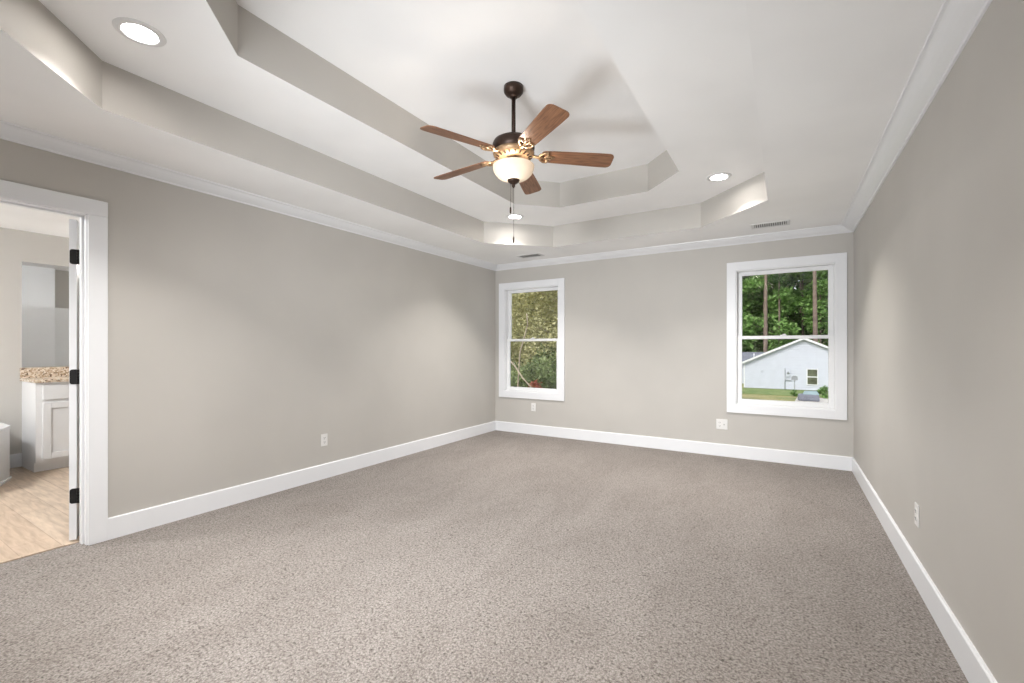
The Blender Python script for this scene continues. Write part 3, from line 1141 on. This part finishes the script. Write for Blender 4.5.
for sgn in (-1, 1):
    exx = (ex0 - rx - 0.22) if sgn < 0 else (ex1 - rx + 0.22)
    k = (rz_ - ez) / ((rx - ex0) if sgn < 0 else (rx - ex1))
    ze = rz_ + k * exx - GZ
    zr = rz_ - GZ
    vs = [(0, -ov, zr), (exx, -ov, ze), (exx, -ov, ze + th), (0, -ov, zr + th)]
    vs += [(x, 12.3, zz) for x, y, zz in vs]
    p.add(vs, [(0, 1, 2, 3), (4, 5, 6, 7), (0, 4, 5, 1), (1, 5, 6, 2), (2, 6, 7, 3), (3, 7, 4, 0)])
p.build('roof', M['shingle'], house)
p = MB()
for sgn in (-1, 1):
    exx = (ex0 - rx - 0.25) if sgn < 0 else (ex1 - rx + 0.25)
    k = (rz_ - ez) / ((rx - ex0) if sgn < 0 else (rx - ex1))
    ze = rz_ + k * exx - GZ
    zr = rz_ - GZ
    vs = [(0, -ov - 0.03, zr - 0.05), (exx, -ov - 0.03, ze - 0.05), (exx, -ov - 0.03, ze + th), (0, -ov - 0.03, zr + th)]
    vs += [(x, -ov, zz) for x, y, zz in vs]
    p.add(vs, [(0, 1, 2, 3), (4, 5, 6, 7), (0, 4, 5, 1), (1, 5, 6, 2), (2, 6, 7, 3), (3, 7, 4, 0)])
p.build('rake_board', M['fascia'], house)
p = MB()
p.box(ex0 - rx - 0.02, ex0 - rx + 0.10, -0.045, 0.06, base_h, ez - GZ)
p.build('corner_board', M['fascia'], house)
p = MB()
p.box(ex1 - rx - 0.10, ex1 - rx + 0.02, -0.045, 0.06, base_h, ez - GZ)
p.build('corner_board', M['fascia'], house)
hw0, hw1, hz0, hz1 = 2.00 - rx, 2.80 - rx, -2.36 - GZ, -0.89 - GZ
wf = MB()
for x0, x1, z0, z1 in ((hw0 - .08, hw0, hz0 - .08, hz1 + .08), (hw1, hw1 + .08, hz0 - .08, hz1 + .08), (hw0, hw1, hz1, hz1 + .08), (hw0, hw1, hz0 - .08, hz0),
                       (hw0, hw1, (hz0 + hz1) / 2 - .05, (hz0 + hz1) / 2 + .05)):
    wf.box(x0, x1, -0.10, 0.0, z0, z1)
wfo = wf.build('window_frame', M['fascia'], house)
p = MB()
p.box(hw0, hw1, -0.075, -0.06, hz0, hz1)
p.build('window_pane', M['hglass'], wfo)
p = MB()
mx0 = -0.40 - rx
mx0 = 0.30 - rx
p.box(mx0 - 0.12, mx0 + 0.22, -0.16, -0.02, 1.35, 2.15)
p.lathe([(0, 0), (0.11, 0), (0.11, 0.09), (0.08, 0.12), (0, 0.12)], 16, 1, Matrix.Translation((mx0 + 0.06, -0.16, 1.75)) @ Matrix.Rotation(PI / 2, 4, 'X'))
p.build('electric_meter', [M['siding'], M['meter']], house)
p = MB()
p.tube([(mx0 - 0.22, -0.10, 0.05), (mx0 - 0.22, -0.10, 2.2)], 0.035, 8)
p.tube([(mx0 - 0.22, -0.10, 1.0), (mx0 + 0.35, -0.10, 1.0)], 0.03, 8)
p.build('conduit', M['pipe'], house)
p = MB()
p.box(-1.95 - rx - 0.12, -1.95 - rx + 0.12, -0.10, -0.02, 1.75, 1.98)
p.build('dryer_vent', M['siding'], house)

# second house farther right and the low roof to the left
h2 = empty('distant_house', (9.4, 96, GZ))
tag(h2, 'pale gabled house far behind the trees at right', 'house')
p = MB()
p.prism([(-4, 0), (4, 0), (4, 6), (-4, 6)], 0, 5.2)
p.add([(-4, 0, 5.2), (4, 0, 5.2), (0, 0, 7.4), (-4, 6, 5.2), (4, 6, 5.2), (0, 6, 7.4)], [(0, 1, 2), (3, 4, 5)])
p.build('house_wall', M['siding'], h2)
p = MB()
for sg in (-1, 1):
    vs = [(0, -0.3, 7.45), (sg * 4.5, -0.3, 4.95), (sg * 4.5, -0.3, 5.2), (0, -0.3, 7.7)]
    vs += [(x, 6.3, z_) for x, y, z_ in vs]
    p.add(vs, [(0, 1, 2, 3), (4, 5, 6, 7), (0, 4, 5, 1), (1, 5, 6, 2), (2, 6, 7, 3), (3, 7, 4, 0)])
p.build('house_roof', M['shingle'], h2)
h3 = empty('garage_wing', (-7.0, 60, GZ))
tag(h3, 'dark grey shingled roof behind the left eave of the white house', 'house')
p = MB()
p.box(-6, 4.8, 0, 6, 0, 2.6)
p.build('house_wall', M['siding'], h3)
p = MB()
vs = [(-6.4, -0.4, 2.45), (5.4, -0.4, 2.45), (5.4, 3, 3.75), (-6.4, 3, 3.75), (-6.4, 6.4, 2.45), (5.4, 6.4, 2.45)]
p.add(vs, [(0, 1, 2, 3), (3, 2, 5, 4), (0, 3, 4), (1, 5, 2), (0, 4, 5, 1)])
p.build('house_roof', M['shingle'], h3)
p = MB()
p.tube([(3.9, 1.3, 2.9), (3.9, 1.3, 3.6)], 0.06, 8)
p.build('vent_pipe', M['fascia'], h3)

# mailbox-like post box, tub and shrubs in the yard
mbx = empty('post_box', (0.80, 46.8, GZ))
tag(mbx, 'grey box on a thin post standing in the neighbouring yard', 'post box')
p = MB()
p.tube([(0, 0, 0), (0, 0, 1.45)], 0.05, 8)
p.build('post', M['pipe'], mbx)
p = MB()
pr = [(-0.24, 0), (0.24, 0), (0.24, 0.22)] + [(0.24 * math.cos(PI * k / 6), 0.22 + 0.16 * math.sin(PI * k / 6)) for k in range(1, 6)] + [(-0.24, 0.22)]
n = len(pr)
p.add([(x, -0.2, 1.4 + z_) for x, z_ in pr] + [(x, 0.25, 1.4 + z_) for x, z_ in pr],
      [tuple(range(n)), tuple(range(n, 2 * n))] + [(i, (i + 1) % n, n + (i + 1) % n, n + i) for i in range(n)])
p.build('box_shell', M['meter'], mbx)

ht = empty('yard_tub', (1.66, 42.6, GZ + 0.04))
ht.scale = (0.86, 0.86, 0.86)
tag(ht, 'blue grey boxy tub with a pale teal lid on the concrete pad', 'tub')
p = MB()
body = [(-0.86, -0.6, 0.0), (0.86, -0.6, 0.0), (0.86, 0.6, 0.0), (-0.86, 0.6, 0.0), (-0.80, -0.55, 0.62), (0.80, -0.55, 0.62), (0.80, 0.55, 0.62), (-0.80, 0.55, 0.62)]
p.add(body, [(0, 3, 2, 1), (4, 5, 6, 7), (0, 1, 5, 4), (1, 2, 6, 5), (2, 3, 7, 6), (3, 0, 4, 7)])
p.build('tub_body', M['tubside'], ht, bevel=0.14)
p = MB()
lid = [(-0.45, -0.5, 0.60), (0.84, -0.5, 0.60), (0.84, 0.5, 0.60), (-0.45, 0.5, 0.60), (-0.28, -0.3, 0.90), (0.68, -0.3, 0.90), (0.68, 0.35, 0.90), (-0.28, 0.35, 0.90)]
p.add(lid, [(0, 3, 2, 1), (4, 5, 6, 7), (0, 1, 5, 4), (1, 2, 6, 5), (2, 3, 7, 6), (3, 0, 4, 7)])
p.build('tub_lid', M['lid'], ht, bevel=0.06)


# ---- vegetation
def leaves(mb, blobs, n, size, rng, flat=0.8, mi=0):
    """n folded leaf sprays spread through ellipsoid blobs (x, y, z, r)"""
    tot = sum(bb[3] ** 2 for bb in blobs)
    for (bx, by, bz, br_) in blobs:
        for _ in range(max(1, int(n * br_ ** 2 / tot))):
            th_ = rng.uniform(0, 2 * PI)
            u = rng.uniform(-1, 1)
            rr = br_ * (rng.random() ** 0.45)
            s_ = math.sqrt(1 - u * u)
            c_ = Vector((bx + rr * s_ * math.cos(th_), by + rr * s_ * math.sin(th_), bz + rr * u * flat))
            L = size * rng.uniform(0.6, 1.3)
            d = Vector((rng.gauss(0, 1), rng.gauss(0, 1), rng.gauss(0, 0.6) - 0.2)).normalized()
            a = d.cross(Vector((rng.gauss(0, 0.5), rng.gauss(0, 0.5), 1))).normalized() * (L * 0.32)
            up = d.cross(a).normalized() * (L * 0.10)
            o_ = len(mb.v)
            mid_ = c_ + d * (L * 0.5)
            mb.v += [tuple(c_), tuple(mid_ + a + up), tuple(c_ + d * L), tuple(mid_ - a + up)]
            mb.f += [(o_, o_ + 1, o_ + 2), (o_, o_ + 2, o_ + 3)]
            mb.m += [mi, mi]
            mb.sm += [False, False]


def make_tree(name, label, cat, group, h, crown0, crad, nleaf, lsize, leaf_m, bark_m, seed, trunk_r=0.18, nbl=26, lean=0.3, nbranch=9):
    rng = random.Random(seed)
    root = empty(name, (0, 0, 0))
    tag(root, label, cat, group)
    t = MB()
    lx, ly = rng.uniform(-lean, lean), rng.uniform(-lean, lean)

    def axis(z_):
        k_ = z_ / h
        return Vector((lx * k_ + 0.15 * lean * math.sin(3 * k_ + seed), ly * k_ + 0.15 * lean * math.cos(4 * k_ + seed), z_))
    t.tube([axis(h * i / 10) - Vector((0, 0, 0.1 if i == 0 else 0)) for i in range(11)], [trunk_r * (1.15 - 0.95 * i / 10) for i in range(11)], 9)
    blobs = []
    for i in range(nbl):
        z_ = crown0 + (h - crown0) * (i + rng.random()) / nbl
        k_ = (z_ - crown0) / (h - crown0)
        R = crad * (0.55 + 0.75 * math.sin(PI * min(1, k_ * 0.85 + 0.15)))
        a_ = rng.uniform(0, 2 * PI)
        rr = R * rng.uniform(0.25, 0.85)
        c_ = axis(z_) + Vector((rr * math.cos(a_), rr * math.sin(a_), 0))
        blobs.append((c_.x, c_.y, c_.z, crad * rng.uniform(0.28, 0.5)))
        if i < nbranch * 2 and i % 2 == 0:
            s0 = axis(max(0.2, z_ - 0.25 * rr - 0.2))
            mid_ = s0.lerp(c_, 0.5) + Vector((0, 0, 0.1 * rr))
            t.tube([s0, mid_, c_], [trunk_r * 0.35, trunk_r * 0.22, trunk_r * 0.08], 6)
    t.build('trunk', bark_m, root, fix=False)
    l = MB()
    leaves(l, blobs, nleaf, lsize, rng)
    l.build('foliage', leaf_m, root, fix=False)
    return root


def place(o, x, y, z, rz, s):
    o.location = (x, y, z)
    o.rotation_euler = (0, 0, rz)
    o.scale = (s, s, s)


rg = random.Random(21)
# forest behind the neighbouring house
G1 = 'broadleaf trees behind the white house'
L1 = 'bright green broadleaf tree in the woods behind the white house'
G2 = 'dark trees deep in the woods'
L2 = 'dark green tree deep in the woods behind the white house'
protoA = make_tree('broadleaf_tree', L1, 'tree', G1, 17, 1.2, 3.4, 5200, 0.62, M['leaf_green'], M['bark'], 3, 0.2, 34)
protoB = make_tree('broadleaf_tree', L1, 'tree', G1, 14, 0.8, 3.0, 4600, 0.55, M['leaf_green'], M['bark'], 11, 0.17, 30)
protoD = make_tree('woodland_tree', L2, 'tree', G2, 24, 0.5, 4.4, 5200, 0.85, M['leaf_dark'], M['bark'], 5, 0.22, 40)
for i in range(15):
    src = (protoA, protoB)[i % 2]
    o = src if i < 2 else copy_tree(src)
    place(o, -16 + 32 * i / 14 + rg.uniform(-0.8, 0.8), rg.uniform(71, 78), GZ, rg.uniform(0, 6.28), rg.uniform(0.85, 1.15))
for i in range(18):
    o = protoD if i == 0 else copy_tree(protoD)
    place(o, -26 + 52 * i / 17 + rg.uniform(-1, 1), rg.uniform(84, 94), GZ, rg.uniform(0, 6.28), rg.uniform(0.85, 1.1))
# tall bare-trunked pines standing in front of the woods
pine = make_tree('pine_tree', 'tall bare trunked pine at the left of the wide window view', 'tree', None, 27, 19, 2.6, 2200, 0.5, M['leaf_dark'], M['bark'], 17, 0.25, 18, 0.3)
place(pine, -2.0, 66.5, GZ, 0, 1)
o = copy_tree(pine)
o['label'] = 'tall bare trunked pine at the right of the wide window view'
place(o, 3.35, 66.0, GZ, 1.4, 1.1)
o = copy_tree(pine)
o['label'] = 'slimmer bare trunked pine among the leaves mid window'
place(o, -0.5, 70.5, GZ, 2.6, 0.7)

# slope of brush outside the narrow left window
olive = make_tree('roadside_tree', 'olive green leaning tree close outside the narrow left window', 'tree', None, 7.8, 3.4, 2.2, 14000, 0.12, M['leaf_olive'], M['palebark'], 29, 0.05, 46, 0.6, 16)
place(olive, -10.1, 15.2, GZ, 0.4, 1.05)
o = copy_tree(olive)
o['label'] = 'olive green tree right of the leaning one outside the narrow left window'
place(o, -6.9, 15.4, GZ, 2.2, 1.1)
o = copy_tree(olive)
o['label'] = 'olive green tree behind the leaning one outside the narrow left window'
place(o, -9.6, 18.2, GZ, 4.1, 1.15)
G3 = 'trees behind the olive trees'
bk = make_tree('thicket_tree', 'green thicket tree behind the olive trees at left', 'tree', G3, 9.5, 0.6, 3.0, 7000, 0.30, M['leaf_brush'], M['bark'], 41, 0.13, 40, 0.5, 12)
for i, (x, y, s) in enumerate([(-13, 23, 1.0), (-9.5, 24, 1.1), (-17, 24.5, 1.1), (-12, 29, 1.3), (-17, 31, 1.4), (-22, 30, 1.3), (-8, 32, 1.2)]):
    o = bk if i == 0 else copy_tree(bk)
    place(o, x, y, GZ, i * 1.3, s)
G4 = 'low bushes outside the narrow window'
bush = make_tree('bush', 'low tangled green bush outside the narrow left window', 'bush', G4, 4.1, 0.2, 1.35, 8000, 0.13, M['leaf_brush'], M['palebark'], 53, 0.03, 26, 0.5, 13)
for i, (x, y, s) in enumerate([(-7.4, 13.0, 1.0), (-9.4, 13.6, 1.05), (-6.2, 12.2, 0.9), (-8.7, 12.0, 0.8), (-11.0, 14.0, 1.1)]):
    o = bush if i == 0 else copy_tree(bush)
    place(o, x, y, GZ, i * 1.9, s)
redb = make_tree('red_leaved_bush', 'small red leaved bush low in the narrow window view', 'bush', None, 0.8, 0.1, 0.35, 500, 0.10, M['leaf_red'], M['palebark'], 61, 0.015, 8, 0.1, 3)
place(redb, -5.95, 10.75, -0.36, 0, 0.85)
# bare fallen branches crossing the brush
for lb, pts in (('pale bare branch slanting through the brush outside the left window', [(-6.75, 10.7, 1.0), (-6.45, 10.7, 0.72), (-6.2, 10.7, 0.40), (-5.9, 10.7, 0.12), (-5.55, 10.7, -0.2), (-5.4, 10.8, -3.0)]),
                ('pale curved bare stem rising among olive leaves outside left window', [(-6.7, 10.9, -3.0), (-6.55, 10.9, -1.0), (-6.4, 10.9, 1.1), (-6.25, 10.9, 1.55), (-6.15, 10.9, 1.9), (-6.18, 10.9, 2.2)])):
    p = MB()
    p.tube(pts, [0.022, 0.022, 0.02, 0.018, 0.016, 0.012], 8)
    tag(p.build('bare_branch', M['palebark']), lb, 'branch')
# shrubs at the foot of the white house
sh = make_tree('garden_shrub', 'leafy green shrub at the right beside the yard tub', 'shrub', None, 1.3, 0.1, 0.7, 900, 0.22, M['leaf_green'], M['bark'], 71, 0.03, 12, 0.1, 4)
place(sh, 3.05, 45.5, GZ, 0, 0.75)
o = copy_tree(sh)
o['label'] = 'small dark shrub at the foot of the post box'
place(o, 0.86, 46.2, GZ, 1, 0.42)
